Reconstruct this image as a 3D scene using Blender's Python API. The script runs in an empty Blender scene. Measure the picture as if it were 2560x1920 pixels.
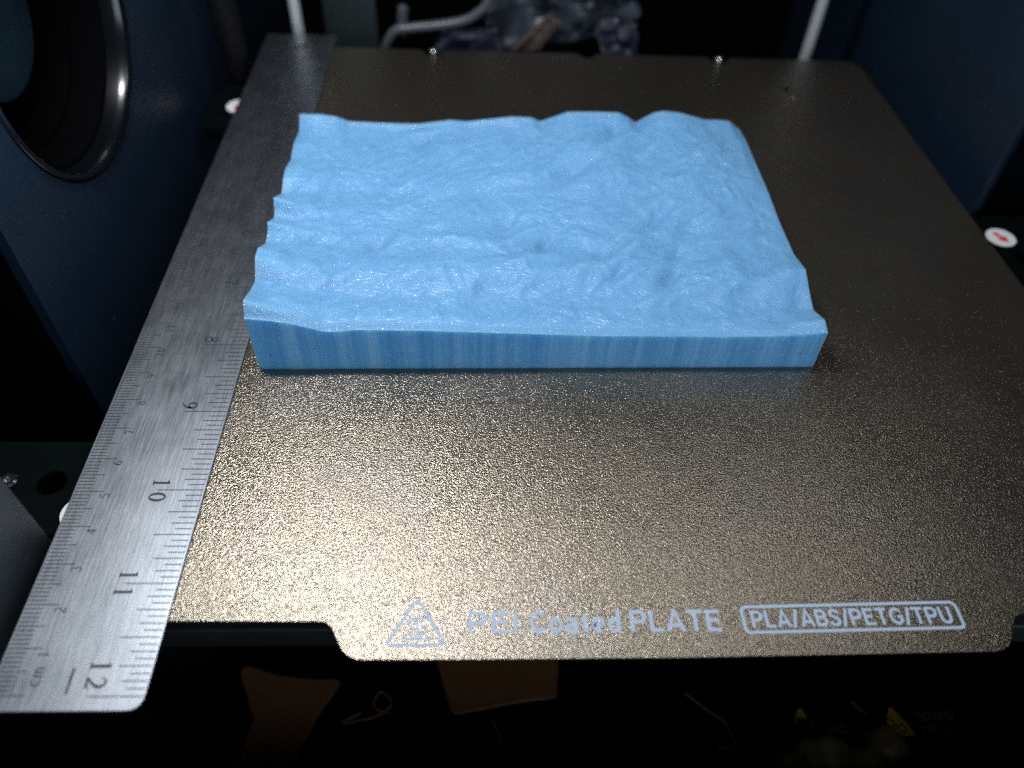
import bpy, bmesh, math, random
import numpy as np
from mathutils import Matrix, Vector

random.seed(7)
S = 0.001                                    # everything below is written in millimetres
scene = bpy.context.scene
COL = scene.collection

# ------------------------------------------------------------------ camera
CAM = (101.45, -60.76, 165.77)
RIGHT = (0.99936, -0.01926, 0.03022)
DOWN = (0.00577, -0.74581, -0.66613)
FWD = (0.03536, 0.66588, -0.74522)
cam_data = bpy.data.cameras.new("camera")
cam_data.sensor_fit = 'HORIZONTAL'
cam_data.sensor_width = 36.0
cam_data.lens = 1950.0 / 2560.0 * 36.0
cam_data.clip_start = 0.005
cam_data.clip_end = 10.0
cam_data.dof.use_dof = True
cam_data.dof.focus_distance = 0.208
cam_data.dof.aperture_fstop = 7.2
cam = bpy.data.objects.new("camera", cam_data)
COL.objects.link(cam)
cam.matrix_world = Matrix(((RIGHT[0], -DOWN[0], -FWD[0], CAM[0] * S),
                           (RIGHT[1], -DOWN[1], -FWD[1], CAM[1] * S),
                           (RIGHT[2], -DOWN[2], -FWD[2], CAM[2] * S),
                           (0, 0, 0, 1)))
scene.camera = cam

# ------------------------------------------------------------------ world and lamps
world = bpy.data.worlds.new("World")
scene.world = world
world.use_nodes = True
bg = world.node_tree.nodes["Background"]
bg.inputs[0].default_value = (0.55, 0.70, 1.0, 1)
bg.inputs[1].default_value = 0.014


def area_lamp(name, loc, target, sx, sy, power, colour):
    d = bpy.data.lights.new(name, 'AREA')
    d.shape = 'RECTANGLE'
    d.size, d.size_y = sx * S, sy * S
    d.energy = power
    d.color = colour
    o = bpy.data.objects.new(name, d)
    COL.objects.link(o)
    o.location = Vector(loc) * S
    d_ = Vector(target) - Vector(loc)
    o.rotation_euler = (0, 0, 0) if d_.xy.length < 1e-6 else d_.to_track_quat('-Z', 'Y').to_euler()
    return o


# the printer's LED bar, high across the chamber, nearer its left side
area_lamp("led_bar", (-16, 138, 300), (-16, 138, 0), 140, 26, 1.55, (0.96, 0.985, 1.0))
# the dimmer right-hand stretch of the same bar
area_lamp("led_bar_right", (215, 134, 300), (215, 134, 0), 190, 26, .20, (0.97, 0.985, 1.0))
# added fill on front faces, standing in for room light through the opening
area_lamp("room_fill", (270, -400, 200), (100, 110, 10), 420, 280, 1.35, (0.80, 0.91, 1.0))

scene.view_settings.view_transform = 'Standard'
scene.view_settings.look = 'None'
scene.view_settings.exposure = 0.0
scene.view_settings.gamma = 1.0
scene.view_settings.use_curve_mapping = False
scene.render.engine = 'CYCLES'
scene.cycles.use_denoising = False
scene.cycles.max_bounces = 8
scene.cycles.sample_clamp_indirect = 2.0


# ------------------------------------------------------------------ helpers
def tag(o, label=None, cat=None, group=None, kind=None):
    if label: o["label"] = label
    if cat: o["category"] = cat
    if group: o["group"] = group
    if kind: o["kind"] = kind
    return o


def empty(name, loc=(0, 0, 0)):
    o = bpy.data.objects.new(name, None)
    o.empty_display_size = 0.01
    o.location = Vector(loc) * S
    COL.objects.link(o)
    return o


def link(name, mesh, mat, parent=None):
    o = bpy.data.objects.new(name, mesh)
    COL.objects.link(o)
    if mat and not mesh.materials: mesh.materials.append(mat)
    if parent:
        o.parent = parent
        o.matrix_parent_inverse = Matrix.Translation(-parent.location) if parent.parent is None else Matrix()
    return o


def mesh_obj(name, verts, faces, mat, parent=None, smooth=False, sharp=None):
    m = bpy.data.meshes.new(name)
    m.from_pydata([(v[0] * S, v[1] * S, v[2] * S) for v in verts], [], faces)
    m.update()
    if smooth:
        m.polygons.foreach_set("use_smooth", [True] * len(m.polygons))
        if sharp: m.set_sharp_from_angle(angle=math.radians(sharp))
    return link(name, m, mat, parent)


def bm_obj(name, bm, mat, parent=None, smooth=True, sharp=35):
    bmesh.ops.recalc_face_normals(bm, faces=bm.faces)
    bmesh.ops.scale(bm, vec=(S, S, S), verts=bm.verts)
    m = bpy.data.meshes.new(name)
    bm.to_mesh(m); bm.free()
    if smooth:
        m.polygons.foreach_set("use_smooth", [True] * len(m.polygons))
        m.set_sharp_from_angle(angle=math.radians(sharp))
    return link(name, m, mat, parent)


def add_box(bm, x0, x1, y0, y1, z0, z1, bev=0.0, seg=2):
    r = bmesh.ops.create_cube(bm, size=1.0)
    vs = r['verts']
    for v in vs:
        v.co = Vector(((x0 + x1) / 2 + v.co.x * (x1 - x0), (y0 + y1) / 2 + v.co.y * (y1 - y0), (z0 + z1) / 2 + v.co.z * (z1 - z0)))
    if bev > 0:
        es = list({e for v in vs for e in v.link_edges})
        bmesh.ops.bevel(bm, geom=es, offset=bev, segments=seg, affect='EDGES', profile=0.5)


def box(name, x0, x1, y0, y1, z0, z1, mat, parent=None, bev=0.0, seg=2):
    bm = bmesh.new()
    add_box(bm, x0, x1, y0, y1, z0, z1, bev, seg)
    return bm_obj(name, bm, mat, parent)


def outline(name, loops, z0, z1, mat, parent=None, bev=0.0):
    """flat plate between z0 and z1 with the given outer loop and hole loops"""
    c = bpy.data.curves.new(name, 'CURVE')
    c.dimensions = '2D'
    c.fill_mode = 'BOTH'
    for lp in loops:
        sp = c.splines.new('POLY')
        sp.points.add(len(lp) - 1)
        for p, q in zip(sp.points, lp): p.co = (q[0] * S, q[1] * S, 0, 1)
        sp.use_cyclic_u = True
    c.extrude = max((z1 - z0) / 2 - bev, 0.0) * S
    c.bevel_depth = bev * S
    c.bevel_resolution = 1
    if bev > 0: c.offset = -bev * S
    tmp = bpy.data.objects.new(name, c)
    COL.objects.link(tmp)
    bpy.context.view_layer.update()
    m = bpy.data.meshes.new_from_object(tmp.evaluated_get(bpy.context.evaluated_depsgraph_get()))
    bpy.data.objects.remove(tmp)
    bpy.data.curves.remove(c)
    m.transform(Matrix.Translation((0, 0, (z0 + z1) / 2 * S)))
    m.name = name
    m.materials.clear()
    return link(name, m, mat, parent)


def circle(cx, cy, r, n=40, rev=False):
    p = [(cx + r * math.cos(2 * math.pi * i / n), cy + r * math.sin(2 * math.pi * i / n)) for i in range(n)]
    return p[::-1] if rev else p


def round_poly(pts, n=6):
    """pts: (x, y, radius) corner list -> rounded loop"""
    out = []
    k = len(pts)
    for i in range(k):
        x, y, r = pts[i]
        p = Vector((x, y)); a = Vector(pts[i - 1][:2]); b = Vector(pts[(i + 1) % k][:2])
        if r <= 0:
            out.append((x, y)); continue
        u = (a - p).normalized(); v = (b - p).normalized()
        ang = u.angle(v)
        d = min(r / math.tan(ang / 2), (a - p).length * .49, (b - p).length * .49)
        p0, p1 = p + u * d, p + v * d
        for j in range(n + 1):
            t = j / n
            q = p0.lerp(p, t).lerp(p.lerp(p1, t), t)
            out.append((q.x, q.y))
    return out


def tube_mesh(bm, pts, rad, seg=10, cap=True):
    pts = [Vector(p) for p in pts]
    n = len(pts)
    rings = []
    up = Vector((0.137, 0.31, 0.94))
    for i, p in enumerate(pts):
        t = (pts[min(i + 1, n - 1)] - pts[max(i - 1, 0)]).normalized()
        a = t.cross(up)
        if a.length < 1e-3: a = t.cross(Vector((1, 0, 0)))
        a.normalize(); b = t.cross(a)
        r = rad[i] if hasattr(rad, '__len__') else rad
        rings.append([bm.verts.new(p + (a * math.cos(2 * math.pi * j / seg) + b * math.sin(2 * math.pi * j / seg)) * r) for j in range(seg)])
    for i in range(n - 1):
        for j in range(seg):
            bm.faces.new((rings[i][j], rings[i][(j + 1) % seg], rings[i + 1][(j + 1) % seg], rings[i + 1][j]))
    if cap:
        bm.faces.new(rings[0]); bm.faces.new(rings[-1][::-1])


def tube(name, pts, rad, mat, parent=None, seg=12):
    bm = bmesh.new()
    tube_mesh(bm, pts, rad, seg)
    return bm_obj(name, bm, mat, parent, sharp=50)


def spline(pts, n=10):
    P = [np.array(p, float) for p in pts]
    P = [2 * P[0] - P[1]] + P + [2 * P[-1] - P[-2]]
    out = []
    for i in range(1, len(P) - 2):
        a, b, c, d = P[i - 1], P[i], P[i + 1], P[i + 2]
        for k in range(n):
            t = k / n
            out.append(tuple(0.5 * (2 * b + (c - a) * t + (2 * a - 5 * b + 4 * c - d) * t * t + (3 * b - a - 3 * c + d) * t ** 3)))
    out.append(tuple(P[-2]))
    return out


def lathe(name, prof, centre, axis, mat, parent=None, seg=72, sharp=30):
    """prof: (radius, offset along axis); axis 'x' or 'z'"""
    bm = bmesh.new()
    rings = []
    for r, h in prof:
        ring = []
        for j in range(seg):
            a = 2 * math.pi * j / seg
            c, s = r * math.cos(a), r * math.sin(a)
            ring.append(bm.verts.new((centre[0] + h, centre[1] + c, centre[2] + s) if axis == 'x' else (centre[0] + c, centre[1] + s, centre[2] + h)))
        rings.append(ring)
    for a, b in zip(rings, rings[1:]):
        for j in range(seg):
            bm.faces.new((a[j], a[(j + 1) % seg], b[(j + 1) % seg], b[j]))
    if 0 < prof[-1][0] <= 10: bm.faces.new(rings[-1])
    return bm_obj(name, bm, mat, parent, sharp=sharp)


# ------------------------------------------------------------------ materials
class NT:
    def __init__(self, name):
        self.m = bpy.data.materials.new(name)
        self.m.use_nodes = True
        self.t = self.m.node_tree
        self.b = self.t.nodes["Principled BSDF"]
        self.co = self.t.nodes.new("ShaderNodeTexCoord")

    def n(self, typ, **kw):
        nd = self.t.nodes.new(typ)
        for k, v in kw.items():
            if hasattr(nd, k): setattr(nd, k, v)
            else: nd.inputs[k].default_value = v
        return nd

    def l(self, a, b): self.t.links.new(a, b)

    def set(self, **kw):
        for k, v in kw.items():
            k = k.replace('_', ' ')
            self.b.inputs[k].default_value = (*v, 1) if isinstance(v, tuple) and len(v) == 3 and 'Radius' not in k else v
        return self

    def mapped(self, scale, rot=(0, 0, 0), src='Object'):
        mp = self.n("ShaderNodeMapping")
        mp.inputs['Scale'].default_value = scale
        mp.inputs['Rotation'].default_value = rot
        self.l(self.co.outputs[src], mp.inputs['Vector'])
        return mp.outputs[0]

    def noise(self, scale, detail=2, rough=.5, vec=None, dist=0.0):
        nd = self.n("ShaderNodeTexNoise")
        nd.inputs['Scale'].default_value = scale
        nd.inputs['Detail'].default_value = detail
        nd.inputs['Roughness'].default_value = rough
        nd.inputs['Distortion'].default_value = dist
        self.l(vec if vec else self.co.outputs['Object'], nd.inputs['Vector'])
        return nd.outputs['Fac']

    def ramp(self, fac, stops):
        r = self.n("ShaderNodeValToRGB")
        el = r.color_ramp.elements
        while len(el) < len(stops): el.new(0.5)
        for e, (p, c) in zip(el, stops):
            e.position = p
            e.color = (*c, 1) if isinstance(c, tuple) else (c, c, c, 1)
        self.l(fac, r.inputs[0])
        return r.outputs[0]

    def math(self, op, a, b=None, c=None):
        nd = self.n("ShaderNodeMath", operation=op)
        for i, v in enumerate((a, b, c)):
            if v is None: continue
            if isinstance(v, (int, float)): nd.inputs[i].default_value = v
            else: self.l(v, nd.inputs[i])
        return nd.outputs[0]

    def mix(self, fac, a, b):
        nd = self.n("ShaderNodeMix", data_type='RGBA')
        if isinstance(fac, (int, float)): nd.inputs[0].default_value = fac
        else: self.l(fac, nd.inputs[0])
        for i, v in ((6, a), (7, b)):
            if isinstance(v, tuple): nd.inputs[i].default_value = (*v, 1)
            else: self.l(v, nd.inputs[i])
        return nd.outputs[2]

    def bump(self, h, strength, dist, prev=None):
        nd = self.n("ShaderNodeBump")
        nd.inputs['Strength'].default_value = strength
        nd.inputs['Distance'].default_value = dist * S
        self.l(h, nd.inputs['Height'])
        if prev: self.l(prev, nd.inputs['Normal'])
        return nd.outputs[0]

    def to(self, out, name): self.l(out, self.b.inputs[name]); return self


def plain(name, col, rough=.5, metal=0.0, var=0.0, vscale=60, spec=.5):
    w = NT(name).set(Base_Color=col, Roughness=rough, Metallic=metal)
    w.b.inputs['Specular IOR Level'].default_value = spec
    if var:
        f = w.noise(vscale, 4, .6)
        w.to(w.ramp(f, [(.25, tuple(c * (1 - var) for c in col)), (.75, tuple(min(1, c * (1 + var)) for c in col))]), 'Base Color')
    return w.m


# textured gold-brown PEI powder coat
w = NT("pei_coat").set(Metallic=.89)
g1 = w.noise(1850, 2, .55)
g2 = w.noise(4000, 1, .5)
big = w.noise(14, 3, .6)
w.to(w.ramp(big, [(.3, (.215, .192, .16)), (.5, (.24, .207, .165)), (.7, (.212, .190, .172))]), 'Base Color')
w.to(w.ramp(w.noise(30, 3, .6), [(.3, .17), (.7, .27)]), 'Roughness')
hb = w.math('ADD', g1, w.math('MULTIPLY', g2, .35))
w.to(w.bump(hb, 1.0, .155), 'Normal')
PEI = w.m

# brushed steel of the ruler
w = NT("brushed_steel").set(Metallic=1.0)
st = w.noise(260, 5, .65, w.mapped((9, .35, 1)))
st2 = w.noise(420, 4, .6, w.mapped((6, .5, 1), (0, 0, .35)))
blot = w.noise(75, 5, .62)
spots = w.noise(900, 3, .6)
w.to(w.ramp(blot, [(.3, (.39, .43, .48)), (.52, (.435, .47, .52)), (.75, (.47, .50, .55))]), 'Base Color')
r0 = w.math('ADD', w.math('MULTIPLY', st, .22), w.math('MULTIPLY', blot, .10))
w.to(w.math('ADD', r0, .19), 'Roughness')
nb = w.bump(w.math('ADD', st, w.math('MULTIPLY', st2, .6)), .9, .02)
w.to(w.bump(spots, .25, .012, nb), 'Normal')
STEEL = w.m

INK = plain("engraved_ink", (.012, .014, .03), .5)
PRINT = NT("pale_print").set(Base_Color=(.43, .53, .68), Roughness=.5)
PRINT.to(PRINT.bump(PRINT.noise(1500, 2, .55), .6, .15), 'Normal')
PRINT = PRINT.m

# blue filament
w = NT("blue_filament")
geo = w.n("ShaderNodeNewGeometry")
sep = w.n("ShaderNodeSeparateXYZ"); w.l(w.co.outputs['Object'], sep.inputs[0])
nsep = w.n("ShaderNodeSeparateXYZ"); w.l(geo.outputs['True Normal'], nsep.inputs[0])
topness = w.math('SMOOTH_MIN', w.math('MAXIMUM', nsep.outputs[2], 0.0), 1.0, .01)
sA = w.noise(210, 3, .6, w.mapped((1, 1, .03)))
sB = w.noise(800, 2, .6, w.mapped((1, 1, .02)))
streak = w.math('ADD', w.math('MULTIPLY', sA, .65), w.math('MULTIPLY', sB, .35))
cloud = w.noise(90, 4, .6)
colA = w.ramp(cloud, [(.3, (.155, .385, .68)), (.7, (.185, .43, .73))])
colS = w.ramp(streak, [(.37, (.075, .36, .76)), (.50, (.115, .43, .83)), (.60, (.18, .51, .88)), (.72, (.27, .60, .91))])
base = w.mix(w.math('GREATER_THAN', nsep.outputs[2], .45), colS, colA)  # sides tinted apart from the top, their light put into the colour
vor = w.n("ShaderNodeTexVoronoi"); vor.inputs['Scale'].default_value = 330
w.l(w.co.outputs['Object'], vor.inputs['Vector'])
sepc = w.n("ShaderNodeSeparateColor"); w.l(vor.outputs['Color'], sepc.inputs[0])
speck = w.math('MULTIPLY', w.math('LESS_THAN', vor.outputs['Distance'], .085), w.math('GREATER_THAN', sepc.outputs[0], .62))
speck = w.math('MULTIPLY', speck, w.math('LESS_THAN', nsep.outputs[2], .8))
w.to(w.mix(w.math('MULTIPLY', speck, .8), base, (.01, .035, .09)), 'Base Color')
w.set(Roughness=.46, IOR=1.45)
w.b.inputs['Subsurface Weight'].default_value = .5
w.b.inputs['Subsurface Radius'].default_value = (1.0, 1.3, 1.0)
w.b.inputs['Subsurface Scale'].default_value = 7.0 * S
# layer terraces follow the height, raster lines run diagonally, small beads catch the light
lay = w.math('SINE', w.math('MULTIPLY', sep.outputs[2], 2 * math.pi / (.26 * S)))
diag = w.math('SINE', w.math('MULTIPLY', w.math('ADD', sep.outputs[0], w.math('MULTIPLY', sep.outputs[1], 1.0)), 2 * math.pi / (1.0 * S)))
bead = w.noise(1300, 2, .5)
bead2 = w.noise(430, 3, .6)
hb = w.math('ADD', w.math('MULTIPLY', lay, .30), w.math('MULTIPLY', diag, .06))
hb = w.math('ADD', hb, w.math('MULTIPLY', bead2, .9))
hz = w.noise(1700, 2, .6, w.mapped((.02, .02, 1)))
hb = w.math('ADD', hb, w.math('MULTIPLY', hz, 1.3))
w.to(w.bump(hb, 1.0, .13), 'Normal')
# clear skin of the melted plastic: tiny beads that glint
hc = w.math('ADD', w.math('MULTIPLY', lay, .25), w.math('MULTIPLY', bead, 2.6))
hc = w.math('ADD', hc, w.math('MULTIPLY', bead2, .9))
w.to(w.bump(hc, 1.0, .16), 'Coat Normal')
gm = w.ramp(w.noise(1000, 2, .5), [(.52, .08), (.63, .9)])
w.to(gm, 'Coat Weight')
w.b.inputs['Coat Roughness'].default_value = .14
BLUE = w.m

# dark blue-black moulded panels with a little dust
w = NT("wall_panel")
w.to(w.ramp(w.noise(18, 3, .6), [(.3, (.0055, .0165, .036)), (.7, (.008, .0215, .044))]), 'Base Color')
vor = w.n("ShaderNodeTexVoronoi"); vor.inputs['Scale'].default_value = 190
w.l(w.co.outputs['Object'], vor.inputs['Vector'])
sepc = w.n("ShaderNodeSeparateColor"); w.l(vor.outputs['Color'], sepc.inputs[0])
dust = w.math('MULTIPLY', w.math('LESS_THAN', vor.outputs['Distance'], w.math('MULTIPLY', sepc.outputs[1], .085)), w.math('GREATER_THAN', sepc.outputs[0], .80))
dust = w.math('MULTIPLY', dust, w.math('GREATER_THAN', w.noise(26, 2), .5))
w.to(w.mix(dust, w.b.inputs['Base Color'].links[0].from_socket, (.30, .33, .36)), 'Base Color')
w.set(Roughness=.42)
w.b.inputs['Specular IOR Level'].default_value = .65
w.to(w.bump(w.noise(900, 2), .12, .02), 'Normal')
WALL = w.m

GLOSS = plain("gloss_black", (.0025, .004, .006), .2)
BLACK = plain("matt_black", (.003, .003, .005), .7, var=.3, spec=.2)
VOID = plain("deep_black", (.0012, .0012, .0018), .85, spec=.04)
BED = plain("bed_tray", (.010, .012, .013), .42, var=.3)
CARRIER = plain("carrier_plastic", (.0018, .0035, .004), .6, var=.35, vscale=120, spec=.02)
PILLAR = plain("pillar_panel", (.06, .075, .095), .55, var=.15)
CHROME = plain("chrome", (.78, .80, .84), .18, 1.0)
ROD = plain("ground_rod", (.5, .53, .57), .5, .25)
HUB = plain("hub_plastic", (.010, .034, .052), .5, var=.1)  # teal bounce from the blue block put into the base colour
STICK = plain("sticker_white", (.82, .84, .88), .4)
RED = plain("sticker_red", (.75, .05, .06), .4)

# ------------------------------------------------------------------ the setting
def structure(o, label):
    return tag(o, label, kind="structure")


XL, XR = -22.0, 290.0
YLW, YLP, YRW = 103.3, 41.0, 187.6
XP = -4.9
CY, CZ, CR = 169.8, 65.2, 46.6
# left side wall with its round opening
loop = [(YLW, -160), (430, -160), (430, 330), (YLW, 330)]
lw = outline("left_wall", [round_poly([(a, b, 0) for a, b in loop]), circle(CY, CZ, CR + .05, 96, True)], -3, 0, WALL)
lw.matrix_world = Matrix(((0, 0, 1, XL * S), (1, 0, 0, 0), (0, 1, 0, 0), (0, 0, 0, 1)))
structure(lw, "dark blue-black left side panel of the printer chamber")
edge = box("wall_edge", XL - 60, XL - 3.2, YLW + .3, YLW + 3, -160, 330, VOID)
structure(edge, "vertical front edge of the left chamber panel")
rw = box("right_wall", XR, XR + 4, YRW, 430, -160, 330, WALL, None, 1.2)
structure(rw, "dark blue-black right side panel of the printer chamber")
structure(box("wall_return", XR + 3, XR + 60, YRW + 7, YRW + 10, -160, 330, GLOSS, None, .8), "glossy black return beside the right chamber panel")
structure(box("slot_back", XL - 66, XL - 60, -160, 110, -160, 330, VOID), "black back of the slot in the left chamber wall")
structure(box("slot_back", XR + 60, XR + 66, -160, 220, -160, 330, VOID), "black back of the slot in the right chamber wall")
structure(box("front_pillar", XL - 60, XP, -140, YLP, -15, 175, PILLAR, None, 1.0), "grey front pillar at the left of the chamber opening")
structure(box("back_wall", -90, 360, 432, 438, -160, 330, VOID), "black rear wall of the printer chamber")
structure(box("sill_blocker", -90, 360, -60, -12, -110, -70, VOID, None, 2), "unseen black block added to keep fill light off the floor pan")  # added out of view to shade the floor from the front fill
structure(box("floor", -90, 360, -220, 438, -116, -110, VOID), "black floor pan under the print bed")

# ------------------------------------------------------------------ round port in the left wall
port = empty("fan_port", (XL, CY, CZ - CR))
tag(port, "round black fan port with a glossy stepped rim in the left panel", "fan port")
c0 = (XL, CY, CZ)
lathe("outer_rim", [(46.6, -2.9), (46.6, .15), (46.1, .7), (45.2, .9), (44.3, .55), (43.7, -.3), (43.2, -2.5), (42.6, -6.5)], c0, 'x', GLOSS, port, 128, 60)
lathe("inner_rim", [(42.8, -6.3), (42.0, -6.0), (41.0, -6.4), (40.4, -8.0), (38.8, -14.0), (38.0, -15.2), (36.6, -15.4), (35.6, -16.6), (34.8, -24)], c0, 'x', VOID, port, 128, 40)
lathe("duct", [(34.9, -23), (34.0, -58), (8, -58.5)], c0, 'x', VOID, port, 72)
lathe("hub", [(20, -58), (24.2, -22), (23.6, -19.8), (22.2, -19.0), (10, -18.6), (1.0, -18.5)], (XL, CY, CZ), 'x', HUB, port, 96, 40)

# ------------------------------------------------------------------ bed carrier and heated bed
bed = empty("print_bed", (147, 155, -16))
tag(bed, "black print bed with side lugs under the textured build plate", "print bed")
box("tray", 14, 279, 15.6, 288, -12.0, -3.4, BED, bed, .7, 3)
box("magnet_sheet", 16, 277, 18.2, 286, -3.3, -.62, BLACK, bed)
outline("lug", [round_poly([(-40, 43, 3), (30, 43, 0), (30, 72.4, 0), (-40, 72.4, 3)]), circle(-12.2, 58.8, 3.7, 40, True)], -13, -8.0, CARRIER, bed, .25)
outline("lug", [round_poly([(-17, 236, 3), (30, 236, 0), (30, 272, 0), (-17, 272, 6)])], -13, -8.0, CARRIER, bed, .25)
outline("lug", [round_poly([(255, 132, 0), (330, 132, 3), (330, 182, 3), (255, 182, 0)]), circle(297.2, 157.6, 4.6, 40, True)], -13, -8.0, CARRIER, bed, .25)


def arrow_sticker(cx, cy, r, ang):
    s = outline("sticker", [circle(cx, cy, r, 48)], -8.0, -7.85, STICK, bed)
    s["label"] = "round white sticker with a red arrow"
    ca, sa = math.cos(ang), math.sin(ang)
    pts = [(-3.1, .85), (.2, .85), (.2, 2.2), (3.5, 0), (.2, -2.2), (.2, -.85), (-3.1, -.85)]
    k = r / 5.2
    outline("arrow", [[(cx + (x * ca - y * sa) * k, cy + (x * sa + y * ca) * k) for x, y in pts]], -7.84, -7.78, RED, s)


arrow_sticker(292.3, 168.6, 5.3, math.radians(-62))
arrow_sticker(-1.2, 49.6, 5.2, math.radians(-118))
arrow_sticker(-4.2, 253.6, 5.6, math.radians(-118))
lathe("screw", [(2.4, 0), (2.4, 1.4), (1.9, 1.9), (.9, 1.9), (.9, .9), (.1, .9)], (-22.6, 58.5, -8), 'z', CHROME, bed, 24)

# ------------------------------------------------------------------ build plate
plate = empty("build_plate", (147, 155, 0))
tag(plate, "textured gold-brown build plate with printed warning lettering on its front lip", "build plate")
PL = [(13, 16.5), (40, 16.35), (62, 16.2), (64.95, 16.16), (66.13, 15.97), (67.26, 15.4), (68.31, 14.19), (69.25, 12.35), (70.38, 10.26), (71.6, 8.83), (73.09, 7.85), (75.02, 7.39),
      (100, 7.35), (144.5, 7.5), (180, 8.0), (215.65, 8.51), (217.63, 8.87), (219.28, 9.87), (220.33, 11.17), (221.81, 13.8), (222.88, 15.52), (223.93, 16.59), (225.05, 17.17), (226.22, 17.45),
      (262, 18.3), (276, 18.6), (279.4, 19.6), (280.6, 22.5), (280.4, 80), (279.4, 131.6), (278.1, 165), (277.1, 189), (276.2, 218.4), (275.2, 251), (274.0, 280), (273.4, 285.5), (271.6, 288.6), (268.4, 289.9),
      (214.6, 290.8), (212.6, 289.4), (211.6, 286.4), (209.6, 285.0), (207.4, 285.0), (205.6, 286.4), (204.6, 289.6), (202.6, 291.2),
      (152, 292.0), (149.5, 288.0), (146.5, 287.6), (143, 292.2),
      (84, 292.8), (82, 291.4), (80.8, 288.6), (78.8, 287.2), (75.6, 287.2), (73.8, 288.6), (72.6, 291.6), (70.6, 293.0), (34, 293.5), (10, 293.9), (6.5, 292), (5.5, 288)]
outline("sheet", [PL], -.6, 0.0, PEI, plate, .08)


def text_mesh(txt, size, bold=0.0, spacing=1.0):
    c = bpy.data.curves.new("lettering", 'FONT')
    c.body = txt
    c.size = 1.0
    c.offset = bold
    c.space_character = spacing
    c.resolution_u = 4
    o = bpy.data.objects.new("lettering", c)
    COL.objects.link(o)
    bpy.context.view_layer.update()
    m = bpy.data.meshes.new_from_object(o.evaluated_get(bpy.context.evaluated_depsgraph_get()))
    bpy.data.objects.remove(o)
    bpy.data.curves.remove(c)
    m.materials.clear()
    return m


def lettering(txt, x0, x1, y0, y1, ang, z, mat, parent, bold=.02, gap=.11, name="lettering"):
    """words fitted to the box x0..x1, y0..y1 (cap height), letters set with an even gap, turned by ang"""
    V, F, pen = [], [], 0.0
    cap = None
    for ch in txt:
        m = text_mesh(ch, 1, bold)
        co = np.empty(len(m.vertices) * 3); m.vertices.foreach_get("co", co); co = co.reshape(-1, 3)
        if cap is None: cap = co[:, 1].max()
        wd = co[:, 0].max() - co[:, 0].min()
        k = .62 if ch == '/' else 1.0
        co[:, 0] = (co[:, 0] - co[:, 0].min()) * k + pen
        if ch == '/': co[:, 1] = (co[:, 1] - co[:, 1].min()) / (co[:, 1].max() - co[:, 1].min()) * cap * 1.08 - cap * .05
        n = sum(len(v) for v in V)
        F += [[n + i for i in p.vertices] for p in m.polygons]
        V.append(co)
        pen += wd * k + gap * cap
        bpy.data.meshes.remove(m)
    co = np.concatenate(V)
    co[:, 0] *= (x1 - x0) / (pen - gap * cap)
    co[:, 1] *= (y1 - y0) / cap
    c, s = math.cos(ang), math.sin(ang)
    x, y = co[:, 0].copy(), co[:, 1].copy()
    co[:, 0], co[:, 1], co[:, 2] = x0 + x * c - y * s, y0 + x * s + y * c, z
    return mesh_obj(name, co.tolist(), F, mat, parent)


def stroke(bm, pts, wdt, z, closed=False):
    """flat ribbon along a polyline"""
    n = len(pts)
    P = [Vector(p) for p in pts]
    Lf, Rt = [], []
    for i in range(n):
        a = P[i - 1] if (i > 0 or closed) else P[i]
        b = P[(i + 1) % n] if (i < n - 1 or closed) else P[i]
        d1 = (P[i] - a).normalized() if (P[i] - a).length > 1e-6 else (b - P[i]).normalized()
        d2 = (b - P[i]).normalized() if (b - P[i]).length > 1e-6 else d1
        t = (d1 + d2)
        t = t.normalized() if t.length > 1e-6 else d1
        nn = Vector((-t.y, t.x))
        k = min(1.0 / max(nn.dot(Vector((-d1.y, d1.x))), .45), 2.0)
        w2 = (wdt[i] if hasattr(wdt, '__len__') else wdt) / 2 * k
        Lf.append(bm.verts.new((P[i].x + nn.x * w2, P[i].y + nn.y * w2, z)))
        Rt.append(bm.verts.new((P[i].x - nn.x * w2, P[i].y - nn.y * w2, z)))
    for i in range(n if closed else n - 1):
        j = (i + 1) % n
        bm.faces.new((Lf[i], Rt[i], Rt[j], Lf[j]))


def flat(name, strokes, mat, parent, z):
    bm = bmesh.new()
    for pts, wdt, cl in strokes: stroke(bm, pts, wdt, z, cl)
    for f in bm.faces:
        f.normal_update()
        if f.normal.z < 0: f.normal_flip()
    bmesh.ops.scale(bm, vec=(S, S, S), verts=bm.verts)
    m = bpy.data.meshes.new(name)
    bm.to_mesh(m); bm.free()
    return link(name, m, mat, parent)


ZT = .03


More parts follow.
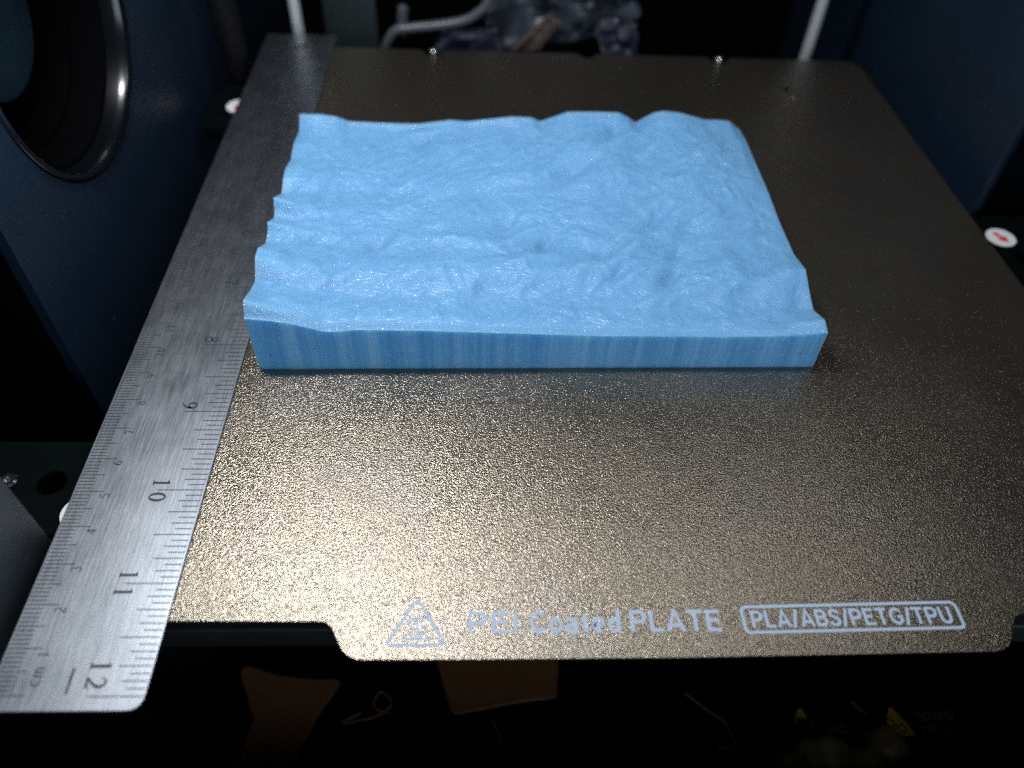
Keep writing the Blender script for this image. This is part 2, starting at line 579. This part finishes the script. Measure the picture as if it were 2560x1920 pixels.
def sans(ch):
    A = arc
    return {
        'P': (.60, [[(.07, 0), (.07, 1)], [(.07, .93), (.34, .93)] + A(.34, .69, .2, .24, 80, -80, 10) + [(.34, .45), (.07, .45)]]),
        'E': (.54, [[(.07, 0), (.07, 1)], [(.07, .93), (.54, .93)], [(.07, .52), (.48, .52)], [(.07, .07), (.54, .07)]]),
        'I': (.14, [[(.07, 0), (.07, 1)]]),
        'C': (.66, [A(.36, .5, .29, .43, 42, 318, 22)]),
        'o': (.54, [A(.27, .35, .20, .29, 0, 360, 24)]),
        'a': (.50, [A(.24, .20, .17, .145, 0, 360, 18), [(.42, 0), (.42, .45)] + A(.25, .46, .17, .18, 10, 155, 10)]),
        't': (.34, [[(.17, .86), (.17, .2), (.2, .09), (.31, .065)], [(.02, .62), (.32, .62)]]),
        'e': (.53, [[(.08, .34), (.45, .34)] + A(.27, .35, .19, .29, 8, 308, 20)]),
        'd': (.51, [A(.25, .34, .18, .275, 0, 360, 22), [(.44, 0), (.44, 1.04)]]),
        'L': (.50, [[(.07, 0), (.07, 1)], [(.07, .07), (.50, .07)]]),
        'A': (.68, [[(.05, 0), (.34, .98), (.63, 0)], [(.15, .28), (.53, .28)]]),
        'T': (.60, [[(0, .93), (.60, .93)], [(.30, 0), (.30, .93)]]),
        'B': (.59, [[(.07, 0), (.07, 1)], [(.07, .93), (.33, .93)] + A(.33, .73, .17, .20, 80, -80, 8) + [(.33, .53), (.07, .53)], [(.33, .53)] + A(.34, .30, .19, .23, 80, -80, 8) + [(.34, .07), (.07, .07)]]),
        'S': (.57, [spline([(.50, .74), (.43, .89), (.28, .94), (.14, .88), (.09, .75), (.15, .62), (.30, .53), (.44, .44), (.51, .29), (.45, .13), (.29, .06), (.13, .11), (.06, .27)], 3)]),
        'G': (.66, [A(.36, .5, .29, .43, 42, 318, 22) + [(.60, .22), (.60, .46), (.38, .46)]]),
        'U': (.62, [[(.07, 1), (.07, .33)] + A(.31, .33, .24, .265, 190, 350, 12) + [(.55, .33), (.55, 1)]]),
        '/': (.32, [[(.03, -.06), (.29, 1.02)]]),
    }[ch]


def sans_word(txt, x0, x1, y0, y1, ang, name="lettering", wgt=.178, gap=.12):
    bm = bmesh.new()
    pen, h = 0.0, y1 - y0
    total = sum(sans(c)[0] for c in txt) + gap * (len(txt) - 1)
    kx = (x1 - x0) / total
    ca, sa = math.cos(ang), math.sin(ang)
    q = 0
    for ch in txt:
        wd, strokes = sans(ch)
        for st_ in strokes:
            pts = []
            for gx, gy in st_:
                X_, Y_ = (pen + gx) * kx, gy * h
                pts.append((x0 + X_ * ca - Y_ * sa, y0 + X_ * sa + Y_ * ca))
            stroke(bm, pts, wgt * h, ZT + .0015 * (q % 4))
            q += 1
        pen += wd + gap
    bm.normal_update()
    for f in bm.faces:
        if f.normal.z < 0: f.normal_flip()
    return _flat_bm(name, bm, PRINT, plate)


def _flat_bm(name, bm, mat, parent):
    bmesh.ops.scale(bm, vec=(S, S, S), verts=bm.verts)
    m = bpy.data.meshes.new(name)
    bm.to_mesh(m); bm.free()
    return link(name, m, mat, parent)


def arc(cx, cy, rx, ry, a0, a1, n=12):
    return [(cx + rx * math.cos(math.radians(a0 + (a1 - a0) * i / n)), cy + ry * math.sin(math.radians(a0 + (a1 - a0) * i / n))) for i in range(n + 1)]


sans_word("PEI", 98.0, 109.2, 13.3, 18.3, 0)
sans_word("Coated", 112.0, 132.3, 13.25, 18.4, 0)
sans_word("PLATE", 134.6, 155.2, 13.45, 18.5, 0)
sans_word("PLA/ABS/PETG/TPU", 162.3, 208.9, 14.2, 18.2, math.radians(1.05))
bx = [(160.5, 13.05, 1.0), (210.9, 14.0, 1.0), (210.7, 20.2, 1.6), (160.35, 19.15, 1.2)]
flat("text_frame", [(round_poly(bx, 5), .72, True)], PRINT, plate, ZT)
tri = flat("warning_triangle", [(round_poly([(80.2, 10.55, .9), (93.2, 10.75, .9), (86.45, 21.6, .9)], 4), .8, True)], PRINT, plate, ZT)
tri["label"] = "hot surface warning triangle"
for dx in (-1.35, 0.0, 1.35):
    xs = 86.75 + dx
    flat("heat_wave", [(spline([(xs + .9, 17.0), (xs - .35, 16.6), (xs - .55, 15.8), (xs + .15, 14.8), (xs + .45, 13.9), (xs + .2, 13.1), (xs - .9, 12.7)], 5), .5, False)], PRINT, tri, ZT)
flat("base_bar", [([(82.8, 11.95), (90.6, 12.05)], .55, False)], PRINT, tri, ZT)
lathe("rivet", [(1.9, 0), (1.8, .5), (1.2, .75), (.1, .8)], (235.2, 256.5, 0), 'z', PEI, plate, 24)
lathe("pin_hole", [(1.6, .02), (.1, .02)], (233.6, 262.2, 0), 'z', VOID, plate, 20)

# locating pins behind the plate
for px, py, lab in ((77.2, 290.4, "small shiny locating pin at the plate's back edge near the ruler"),
                    (208.5, 288.3, "small shiny locating pin at the plate's back edge near the right rod")):
    o = lathe("locating_pin", [(1.9, -13), (1.9, .8), (1.6, 1.5), (.9, 1.9), (.05, 2.0)], (px, py, 0), 'z', CHROME, None, 28, 60)
    tag(o, lab, "pin", "locating pins")

# ------------------------------------------------------------------ steel ruler
W = 31.98
ZR = 1.0
ruler = empty("steel_ruler", (W / 2, 150, 0))
tag(ruler, "long stainless steel ruler with centimetre and inch scales lying along the plate", "ruler")
outline("blade", [round_poly([(0, -3.2, 3.4), (W, -3.2, 3.4), (W, 303.4, 1.5), (0, 303.4, 1.5)], 6), circle(17.2, 291.2, 3.5, 40, True)], .02, ZR, STEEL, ruler, .06)
ZK = ZR + .012
bm = bmesh.new()
for k in range(0, 302):
    ln = 7.5 if k % 10 == 0 else 6.0 if k % 5 == 0 else 4.3
    stroke(bm, [(.35, k), (ln, k)], .24, ZK)
bmesh.ops.recalc_face_normals(bm, faces=bm.faces)
for f in bm.faces:
    if f.normal.z < 0: f.normal_flip()
bm_obj("millimetre_marks", bm, INK, ruler, False)
bm = bmesh.new()
for k in range(0, 16 * 12):
    ln = 11.8 if k % 16 == 0 else 9.0 if k % 8 == 0 else 7.3 if k % 4 == 0 else 5.8 if k % 2 == 0 else 4.4
    v = k * 25.4 / 16 - .33
    stroke(bm, [(W - .35, v), (W - ln, v)], .26, ZK)
bmesh.ops.recalc_face_normals(bm, faces=bm.faces)
bm_obj("inch_marks", bm, INK, ruler, False)


# numerals drawn in a 0.6 x 1 cell, thick and thin strokes
TH, TN = .13, .07
def taper(pts, a, b, c): 
    n = len(pts) - 1
    return [a + (b - a) * (i / n * 2) if i * 2 <= n else b + (c - b) * (i / n * 2 - 1) for i in range(n + 1)]


def glyph(ch):
    g = []
    def s(p, w, cl=False): g.append((p, w, cl))
    if ch == '1': s([(.3, 0), (.3, 1)], TH); s([(.12, .02), (.48, .02)], .055); s([(.3, .97), (.12, .88)], .06)
    elif ch == '0': p = arc(.3, .5, .24, .47, 90, 450, 28)[:-1]; s(p, [TN + .07 * abs(math.cos(2 * math.pi * i / 28 + math.pi / 2)) for i in range(28)], True)
    elif ch == '2': p = arc(.28, .72, .22, .25, 165, -20, 10) + spline([(.46, .52), (.3, .3), (.06, .06)], 4); s(p, taper(p, .06, TH, TN)); s([(.05, .06), (.54, .06)], .11); s([(.52, .06), (.56, .2)], .05)
    elif ch == '3': p = arc(.27, .74, .2, .23, 160, -80, 12); s(p, taper(p, .06, TH, TN)); p = arc(.26, .28, .26, .26, 85, -160, 14); s(p, taper(p, TN, TH, .06))
    elif ch == '4': s([(.42, 0), (.42, .98)], TH); s([(.42, .97), (.03, .27)], TN); s([(.02, .27), (.58, .27)], .09)
    elif ch == '5': s([(.14, .95), (.52, .95)], .11); s([(.15, .96), (.1, .55)], TN); p = [(.1, .55)] + arc(.27, .31, .26, .3, 100, -155, 14); s(p, taper(p, TN, TH, .06))
    elif ch in '69':
        p = arc(.3, .3, .22, .27, 90, 450, 22)[:-1]; s(p, [TN + .06 * abs(math.cos(2 * math.pi * i / 22 + math.pi / 2)) for i in range(22)], True)
        q = spline([(.085, .32), (.12, .6), (.28, .86), (.52, .98)], 5); s(q, taper(q, TH, .1, .05))
        if ch == '9': g[:] = [([(.6 - x, 1 - y) for x, y in p_], w_, c_) for p_, w_, c_ in g]
    elif ch == '7': s([(.05, .94), (.55, .94)], .12); s([(.55, .94), (.36, .5), (.26, 0)], [.07, .11, .13]); s([(.06, .95), (.05, .78)], .05)
    elif ch == '8': p = arc(.3, .74, .19, .22, 90, 450, 20)[:-1]; s(p, .085, True); p = arc(.3, .27, .23, .25, 90, 450, 20)[:-1]; s(p, .095, True)
    elif ch == 'c': p = arc(.3, .3, .24, .28, 40, 320, 14); s(p, .1)
    elif ch == 'm': s([(.05, 0), (.05, .58)], .1); s([(.05, .4)] + arc(.2, .4, .14, .17, 150, 0, 8) + [(.34, 0)], .09); s([(.34, .4)] + arc(.49, .4, .14, .17, 150, 0, 8) + [(.63, 0)], .09)
    return g


def numeral(txt, u, v, h, mode, adv, name="numeral", wk=1.0):
    """mode 'in': top points to +x, reads towards -y; mode 'cm': top points to -x, reads towards +y"""
    strokes = []
    n = len(txt)
    for i, ch in enumerate(txt):
        off = (i - (n - 1) / 2) * adv
        for pts, wdt, cl in glyph(ch):
            q = []
            for gx, gy in pts:
                a, b = (gx - .3) * h + off, gy * h
                q.append((u + b, v - a) if mode == 'in' else (u - b, v + a))
            ww = [x * h * wk for x in wdt] if hasattr(wdt, '__len__') else wdt * h * wk
            strokes.append((q, ww, cl))
    return flat(name, strokes, INK, ruler, ZK)


for n in range(1, 30):
    t = str(n)
    numeral(t, 9.2, 10 * n - (1.35 if n < 10 else 2.15), 2.35, 'cm', 1.75)
for n in range(1, 13):
    t = str(n)
    v = (12 - n) * 25.4 - .33
    if n == 12: numeral(t, W - 13.0, v + 4.6, 4.2, 'in', 3.5, wk=1.25)
    elif n >= 10: numeral(t, W - 13.0 - (.6 if n == 11 else .2), v, 4.1, 'in', 4.2, wk=1.25)
    else: numeral(t, W - 12.6, v + 2.1, 4.0, 'in', 3.3, wk=1.2)
numeral("cm", 9.6, 3.7, 3.0, 'cm', 2.0, "unit_mark")
flat("guide_mark", [([(15.7, .2), (15.7, 5.7)], .55, False)], INK, ruler, ZK)

# ------------------------------------------------------------------ blue relief print
FL, FR, BL, BR = (37.1, 92.5), (198.3, 94.8), (34.4, 200.5), (195.6, 202.5)
back = [(0, 18.9), (.045, 18.9), (.08, 18.0), (.108, 16.2), (.185, 15.7), (.261, 15.5), (.335, 17.2), (.372, 16.7), (.475, 18.8), (.519, 18.6), (.538, 17.0), (.571, 19.0), (.599, 20.9), (.666, 21.1), (.717, 20.9), (.74, 19.0), (.758, 16.9), (.776, 19.0), (.796, 21.0), (.817, 21.7), (.856, 21.1), (.877, 20.2), (.917, 18.4), (.946, 18.4), (.974, 18.0), (1, 15.0)]
front = [(0, 19.8), (.04, 19.0), (.069, 18.1), (.095, 16.8), (.126, 14.9), (.153, 14.9), (.18, 15.6), (.294, 15.2), (.441, 14.1), (.599, 13.0), (.739, 12.8), (.82, 12.5), (.9, 12.7), (.955, 13.2), (1, 14.2)]
left = [(0, 19.8), (.012, 22.6), (.03, 23.6), (.102, 20.5), (.151, 19.1), (.19, 23.0), (.201, 23.5), (.238, 23.3), (.311, 18.8), (.36, 19.6), (.37, 21.7), (.443, 17.6), (.465, 18.6), (.48, 22.1), (.575, 16.6), (.631, 18.7), (.68, 18.7), (.76, 16.3), (.807, 17.1), (.835, 17.5), (.946, 15.4), (1, 18.9)]
right = [(0, 14.2), (.038, 15.3), (.108, 12.1), (.162, 13.9), (.227, 16.8), (.317, 14.5), (.385, 14.5), (.491, 14.6), (.613, 15.6), (.776, 15.7), (.91, 16.0), (1, 15.0)]
NX, NY = 480, 320
sg = np.linspace(0, 1, NX); tg = np.linspace(0, 1, NY)
fI = lambda pr, g: np.interp(g, [a for a, b in pr], [b for a, b in pr])
def soft(a, k):
    ker = np.hanning(k + 2)[1:-1]; ker /= ker.sum()
    return np.convolve(np.pad(a, k // 2, mode='edge'), ker, 'valid')[:len(a)]
bk, fr, lf, rt = soft(fI(back, sg), 5), soft(fI(front, sg), 9), soft(fI(left, tg), 5), soft(fI(right, tg), 7)
Sg, Tg = np.meshgrid(sg, tg)                 # rows run front to back
# edge profiles fade quickly inwards so that side notches stay near the rim
lfS, rtS, bkS, frS = soft(lf, 61), soft(rt, 61), soft(bk, 81), soft(fr, 81)
coons = ((1 - Tg) * frS + Tg * bkS + (1 - Sg) * lfS[:, None] + Sg * rtS[:, None]
         - ((1 - Sg) * (1 - Tg) * (frS[0] + lfS[0]) / 2 + Sg * (1 - Tg) * (frS[-1] + rtS[0]) / 2 + (1 - Sg) * Tg * (bkS[0] + lfS[-1]) / 2 + Sg * Tg * (bkS[-1] + rtS[-1]) / 2))


def vnoise(x, y, seed):
    rng = np.random.RandomState(seed)
    tab = rng.rand(64, 64)
    xi, yi = np.floor(x).astype(int), np.floor(y).astype(int)
    fx, fy = x - xi, y - yi
    fx, fy = fx * fx * fx * (fx * (fx * 6 - 15) + 10), fy * fy * fy * (fy * (fy * 6 - 15) + 10)
    g = lambda a, b: tab[a % 64, b % 64]
    return (g(xi, yi) * (1 - fx) + g(xi + 1, yi) * fx) * (1 - fy) + (g(xi, yi + 1) * (1 - fx) + g(xi + 1, yi + 1) * fx) * fy


X, Y = Sg * 161.2, Tg * 107.8
wx = X + 7 * (vnoise(X / 22, Y / 22, 1) - .5) + 3 * (vnoise(X / 8, Y / 8, 2) - .5)
wy = Y + 7 * (vnoise(X / 22, Y / 22, 3) - .5) + 3 * (vnoise(X / 8, Y / 8, 4) - .5)
ra, rb = (wx * .80 + wy * .60), (-wx * .60 + wy * .80)      # valleys run down and to the left
det = np.zeros_like(X)
amp = 1.0
for o, (la, lb) in enumerate(((30, 17), (15, 9), (7.5, 5), (3.6, 2.8), (1.8, 1.5))):
    nz = vnoise(ra / la + 9 * o, rb / lb + 5 * o, 10 + o)
    det += amp * ((1 - np.abs(nz * 2 - 1)) - .5 if o < 3 else (nz - .5) * 1.6)
    amp *= .6
det *= 1.2
for (s0, t0, dz, rs, rt_, an) in ((.746, .209, -2.6, 6, 2.6, 50), (.648, .218, -1.9, 5, 2.5, 40), (.60, .70, -2.6, 11, 3.4, 38), (.698, .911, -2.4, 9, 3, 52), (.808, .432, -1.8, 8, 3, 55), (.753, .479, -1.7, 9, 2.6, 50), (.524, .355, -1.9, 5, 3, 60),
                                 (.773, .316, -1.7, 6, 2.6, 60), (.93, .24, -1.2, 8, 5, 20), (.622, .293, -1.3, 5, 3, 45), (.2, .346, -1.9, 4, 3, 60), (.059, .253, -1.5, 4, 4, 0), (.278, .9, -1.2, 5, 3.5, 60), (.449, .441, -1.9, 6, 4, 60), (.4, .165, -1.3, 6, 3, 40), (.083, .342, -1.4, 6, 2.4, 10),
                                 (.69, .33, 1.8, 8, 3, 45), (.50, .28, 1.4, 9, 3, 10), (.60, .25, 1.2, 7, 3, 20), (.895, .78, 1.6, 10, 3.5, 60), (.78, .83, 1.2, 8, 3, 55), (.72, .13, 1.3, 13, 3, 12), (.35, .36, 1.2, 14, 2.5, -8), (.1, .17, 1.2, 10, 4, 20), (.3, .6, .8, 12, 5, 30)):
    a = math.radians(an)
    dx, dy = X - s0 * 161.2, Y - t0 * 107.8
    u_, v_ = dx * math.cos(a) + dy * math.sin(a), -dx * math.sin(a) + dy * math.cos(a)
    det += 1.0 * dz * np.exp(-(u_ / rs) ** 2 - (v_ / rt_) ** 2)
ew = np.minimum.reduce([X / 7, (161.2 - X) / 5, Y / 7, (107.8 - Y) / 7]).clip(0, 1)
ew = ew * ew * (3 - 2 * ew)
H = coons + det * ew
H += (lf - lfS)[:, None] * np.exp(-(X / 9.0) ** 2) + (rt - rtS)[:, None] * np.exp(-((161.2 - X) / 7.0) ** 2)
H += (bk - bkS)[None, :] * np.exp(-((107.8 - Y) / 8.0) ** 2) + (fr - frS)[None, :] * np.exp(-(Y / 6.0) ** 2)
# pin the rims exactly
for arr, d in ((lf[:, None] + 0 * X, X), (rt[:, None] + 0 * X, 161.2 - X), (bk[None, :] + 0 * X, 107.8 - Y), (fr[None, :] + 0 * X, Y)):
    k = np.exp(-(d / 1.6) ** 2)
    H = H * (1 - k) + arr * k
H = np.clip(H, 5, 26)
PX = (1 - Tg) * ((1 - Sg) * FL[0] + Sg * FR[0]) + Tg * ((1 - Sg) * BL[0] + Sg * BR[0])
PY = (1 - Tg) * ((1 - Sg) * FL[1] + Sg * FR[1]) + Tg * ((1 - Sg) * BL[1] + Sg * BR[1])
top = np.stack([PX, PY, H], -1).reshape(-1, 3)
idx = np.arange(NX * NY).reshape(NY, NX)
faces = np.stack([idx[:-1, :-1], idx[:-1, 1:], idx[1:, 1:], idx[1:, :-1]], -1).reshape(-1, 4).tolist()
ring = list(idx[0, :]) + list(idx[1:, -1]) + list(idx[-1, -2::-1]) + list(idx[-2:0:-1, 0])
n0 = NX * NY
low = top[ring].copy()
low[:, 2] = .02
verts = np.concatenate([top, low])
k = len(ring)
for i in range(k):
    j = (i + 1) % k
    faces.append([int(ring[j]), int(ring[i]), n0 + i, n0 + j])
faces.append([n0 + i for i in range(k)][::-1])
relief = mesh_obj("relief_print", verts.tolist(), faces, BLUE, None, True, 48)
tag(relief, "light blue 3D-printed terrain relief block standing on the build plate", "terrain model")

# ------------------------------------------------------------------ behind the bed
def rod(name, x, y, lab):
    o = tube(name, [(x, y, -110), (x, y, 60), (x, y, 300)], 2.6, ROD, None, 24)
    tag(o, lab, "rod", "vertical guide rods")


rod("guide_rod", 12.6, 312, "thin steel guide rod rising behind the far end of the ruler")
rod("guide_rod", 258.2, 312, "bright steel guide rod behind the plate's right back corner")
sl = tube("cable_sleeve", [(-8, 275, -8), (-8, 275, -5), (-8, 275, 20), (-8.5, 276, 120)], [3.5, 5.2, 5.4, 5.4], BLACK, None, 20)
tag(sl, "black cable sleeve standing at the left wall behind the ruler", "cable sleeve")

TEAL = plain("teal_panel", (.007, .017, .02), .6, var=.2)
p = box("panel_strip", 21, 47, 333, 337, -110, 60, TEAL, None, 1.0)
tag(p, "dull teal upright strip behind the far end of the ruler", "panel")
w = NT("clear_hose").set(Base_Color=(.15, .16, .19), Roughness=.35)
w.b.inputs['Transmission Weight'].default_value = .35
HOSE = w.m
hs = tube("air_hose", spline([(45, 338, -34), (50, 331, -18), (56, 329, -8), (64, 329, -6.2), (78, 330, -4.9), (90, 330, -2.6), (97, 330, 1.2), (102, 330, 7), (104, 331, 20), (100, 334, 45)], 8), 2.3, HOSE, None, 16)
tag(hs, "curved translucent grey hose behind the plate's back edge", "hose")
kn = tube("cable_tie", spline([(59.6, 333, -12), (59.8, 332, -5), (60.4, 331, 1), (61, 331, 4)], 5), [1.6] * 2 + [2.6] * 12 + [1.4] * 2, HOSE, None, 12)
tag(kn, "pale upright tie standing beside the curved hose", "cable tie")


def crumple(name, quad, nx, ny, amp, seed, mat, thick=.3):
    """creased sheet hung between four corners (bl, br, tr, tl)"""
    bm = bmesh.new()
    g = []
    A, B, C_, D = [np.array(q, float) for q in quad]
    nrm = np.cross(B - A, D - A); nrm /= np.linalg.norm(nrm)
    for j in range(ny):
        for i in range(nx):
            u, v = i / (nx - 1), j / (ny - 1)
            p = (1 - v) * ((1 - u) * A + u * B) + v * ((1 - u) * D + u * C_)
            a = np.array([u * 5.0]); b = np.array([v * 3.0])
            h = abs(vnoise(a * 1.0, b, seed)[0] * 2 - 1) + .5 * abs(vnoise(a * 2.3, b * 2.1, seed + 1)[0] * 2 - 1) + .2 * vnoise(a * 5, b * 5, seed + 2)[0]
            e = vnoise(a * 2 + 7, b * 2, seed + 3)[0] - .5
            g.append(bm.verts.new(p + nrm * amp * (h - .6) + (B - A) / np.linalg.norm(B - A) * e * amp * .5))
    for j in range(ny - 1):
        for i in range(nx - 1):
            bm.faces.new((g[j * nx + i], g[j * nx + i + 1], g[(j + 1) * nx + i + 1], g[(j + 1) * nx + i]))
    o = bm_obj(name, bm, mat, None, True, 25)
    md = o.modifiers.new("thickness", 'SOLIDIFY')
    md.thickness = thick * S
    return o


w = NT("film").set(Base_Color=(.05, .063, .085), Roughness=.35)
w.b.inputs['Alpha'].default_value = .8
FILM = w.m
o = crumple("plastic_bag", [(104, 344, -24), (174, 336, -9), (181, 334, 24), (100, 346, 24)], 34, 18, 9, 31, FILM)
tag(o, "crumpled grey translucent plastic bag behind the middle of the plate", "bag")
NAVY = plain("navy_tape", (.002, .004, .022), .5, var=.2)
o = crumple("blue_tape", [(71, 327, -24), (112, 331, -22), (108, 335, -8), (80, 330, -6)], 18, 8, 2.5, 41, NAVY)
tag(o, "dark blue tape below the curved hose", "tape")
o = crumple("blue_tape", [(163, 322, -24), (180, 324, -22), (176, 331, -2), (156, 331, -4)], 14, 10, 2.5, 47, NAVY)
tag(o, "dark blue tape hanging under the plastic bag's right corner", "tape")
BEIGE = plain("beige_scrap", (.06, .042, .037), .6, var=.2)
o = crumple("film_scrap", [(112, 328, -17), (128, 330, -17), (139, 333, -3), (133, 333, 1)], 14, 10, 2.0, 53, BEIGE)
tag(o, "brownish curl of scrap film in front of the plastic bag", "scrap")

# ------------------------------------------------------------------ on the dark floor under the lip
ZF = -109.9
BROWN = plain("brown_scrap", (.085, .034, .009), .6, var=.3)
LUMP = plain("pale_brown_lump", (.075, .052, .014), .6, var=.2)
YEL = plain("warning_yellow", (.22, .145, .012), .5)
GREYP = plain("grey_print", (.03, .04, .06), .5)


def slab(name, pts, mat, lab, cat, th=2.0, grp=None):
    o = outline(name, [round_poly([(x, y, 3) for x, y in pts], 3)], ZF, ZF + th, mat, None, min(.4, th / 3))
    return tag(o, lab, cat, grp)


slab("cardboard_scrap", [(84, 54), (129, 54), (127.5, 41), (127.5, 38.4), (112, 36.5), (91, 32.6)], BROWN, "brown torn cardboard scrap on the floor under the front lip", "scrap", 1.2)
slab("packing_paper", [(14, 52), (30, 47), (44, 45.5), (53, 46), (45, 32), (40, 18), (36, 5), (10, 5), (22, 22), (24, 32)], BROWN, "brown strip of packing paper on the floor in front of the ruler end", "paper", .8)
for i, (x, y, r, sx) in enumerate(((203, 14, 6.5, 1.1), (214, 17.5, 8.5, 1.05), (228, 16, 6.5, 1.0), (236, 20.5, 7.0, 1.15))):
    bm = bmesh.new()
    bmesh.ops.create_icosphere(bm, subdivisions=3, radius=r)
    rr = random.Random(i)
    ph = [rr.uniform(0, 6) for _ in range(4)]
    for v in bm.verts:
        c = v.co
        f = 1 + .07 * math.sin(c.x * .7 + ph[0]) + .06 * math.sin(c.y * .8 + ph[1]) + .05 * math.sin(c.z * 1.1 + ph[2])
        v.co = Vector((x + c.x * f * sx, y + c.y * f * .9, ZF + r * .62 + c.z * f * .62))
    o = bm_obj("filament_lump", bm, LUMP, None, True, 80)
    tag(o, ["leftmost brown filament lump at the dark bottom edge", "largest brown filament lump below the left warning triangle", "small brown filament lump between the two big ones", "brown filament lump below the right warning triangle"][i], "filament lump", "filament lumps on the floor")
for i, (pts, lab) in enumerate((
        ([(172.4, 39.6), (179, 34), (184, 30), (186.4, 24), (185.2, 20), (181.5, 14), (178, 10)], "thin stray filament curling under the lip's middle right"),
        (arc(182.2, 17.4, 3.6, 4.0, 0, 350, 16), "small loop of stray filament on the dark floor"),
        ([(105, 31), (107.5, 24), (108.6, 15), (108.8, 6)], "pale stray thread below the cardboard scrap"),
        ([(60, 34), (54, 30.5), (60, 31.5), (66, 33), (70, 37), (66, 41), (64, 36), (70, 33.5)], "tangled stray filament beside the packing paper"),
        ([(231, 36), (235, 31), (236.5, 26), (234, 24), (230, 27)], "bent stray filament between the two warning triangles"))):
    q = spline([(x, y, ZF + .8) for x, y in pts], 6)
    o = tube("stray_filament", q, .45, BROWN, None, 8)
    tag(o, lab, "filament", "stray filament on the floor")


def warn(pts, sym, words, lab):
    e = outline("warning_sticker", [round_poly([(x, y, .8) for x, y in pts], 3)], ZF, ZF + .12, YEL)
    tag(e, lab, "sticker", "warning stickers on the floor pan")
    for s_ in sym: flat("pictogram", [s_], VOID, e, ZF + .16)
    for t_, x0, x1, y0, y1 in words: lettering(t_, x0, x1, y0, y1, math.radians(2), ZF + .05, GREYP, e, .01)
    return e


warn([(212.0, 35.0), (206.0, 24.3), (218.0, 24.4)], [(arc(213, 36, 6, 6, 215, 300, 8), .7, False), ([(210.2, 26.8), (212.5, 27.6), (215.2, 26.8)], [1.6, 2.4, 1.6], False)],
     [("HANDS", 219.0, 227.0, 25.8, 28.3)], "faint yellow hand warning triangle on the dark floor, left one")
warn([(244.2, 35.2), (239.0, 24.4), (250.6, 25.0)], [(circle(242.6, 28.9, 1.5, 18), .5, True), (circle(246.0, 27.1, 1.3, 18), .5, True)],
     [("MOVING", 252.6, 265.6, 29.6, 32.6), ("PARTS", 253.0, 263.2, 25.2, 28.2)], "faint yellow moving-parts warning triangle with rings, right one")
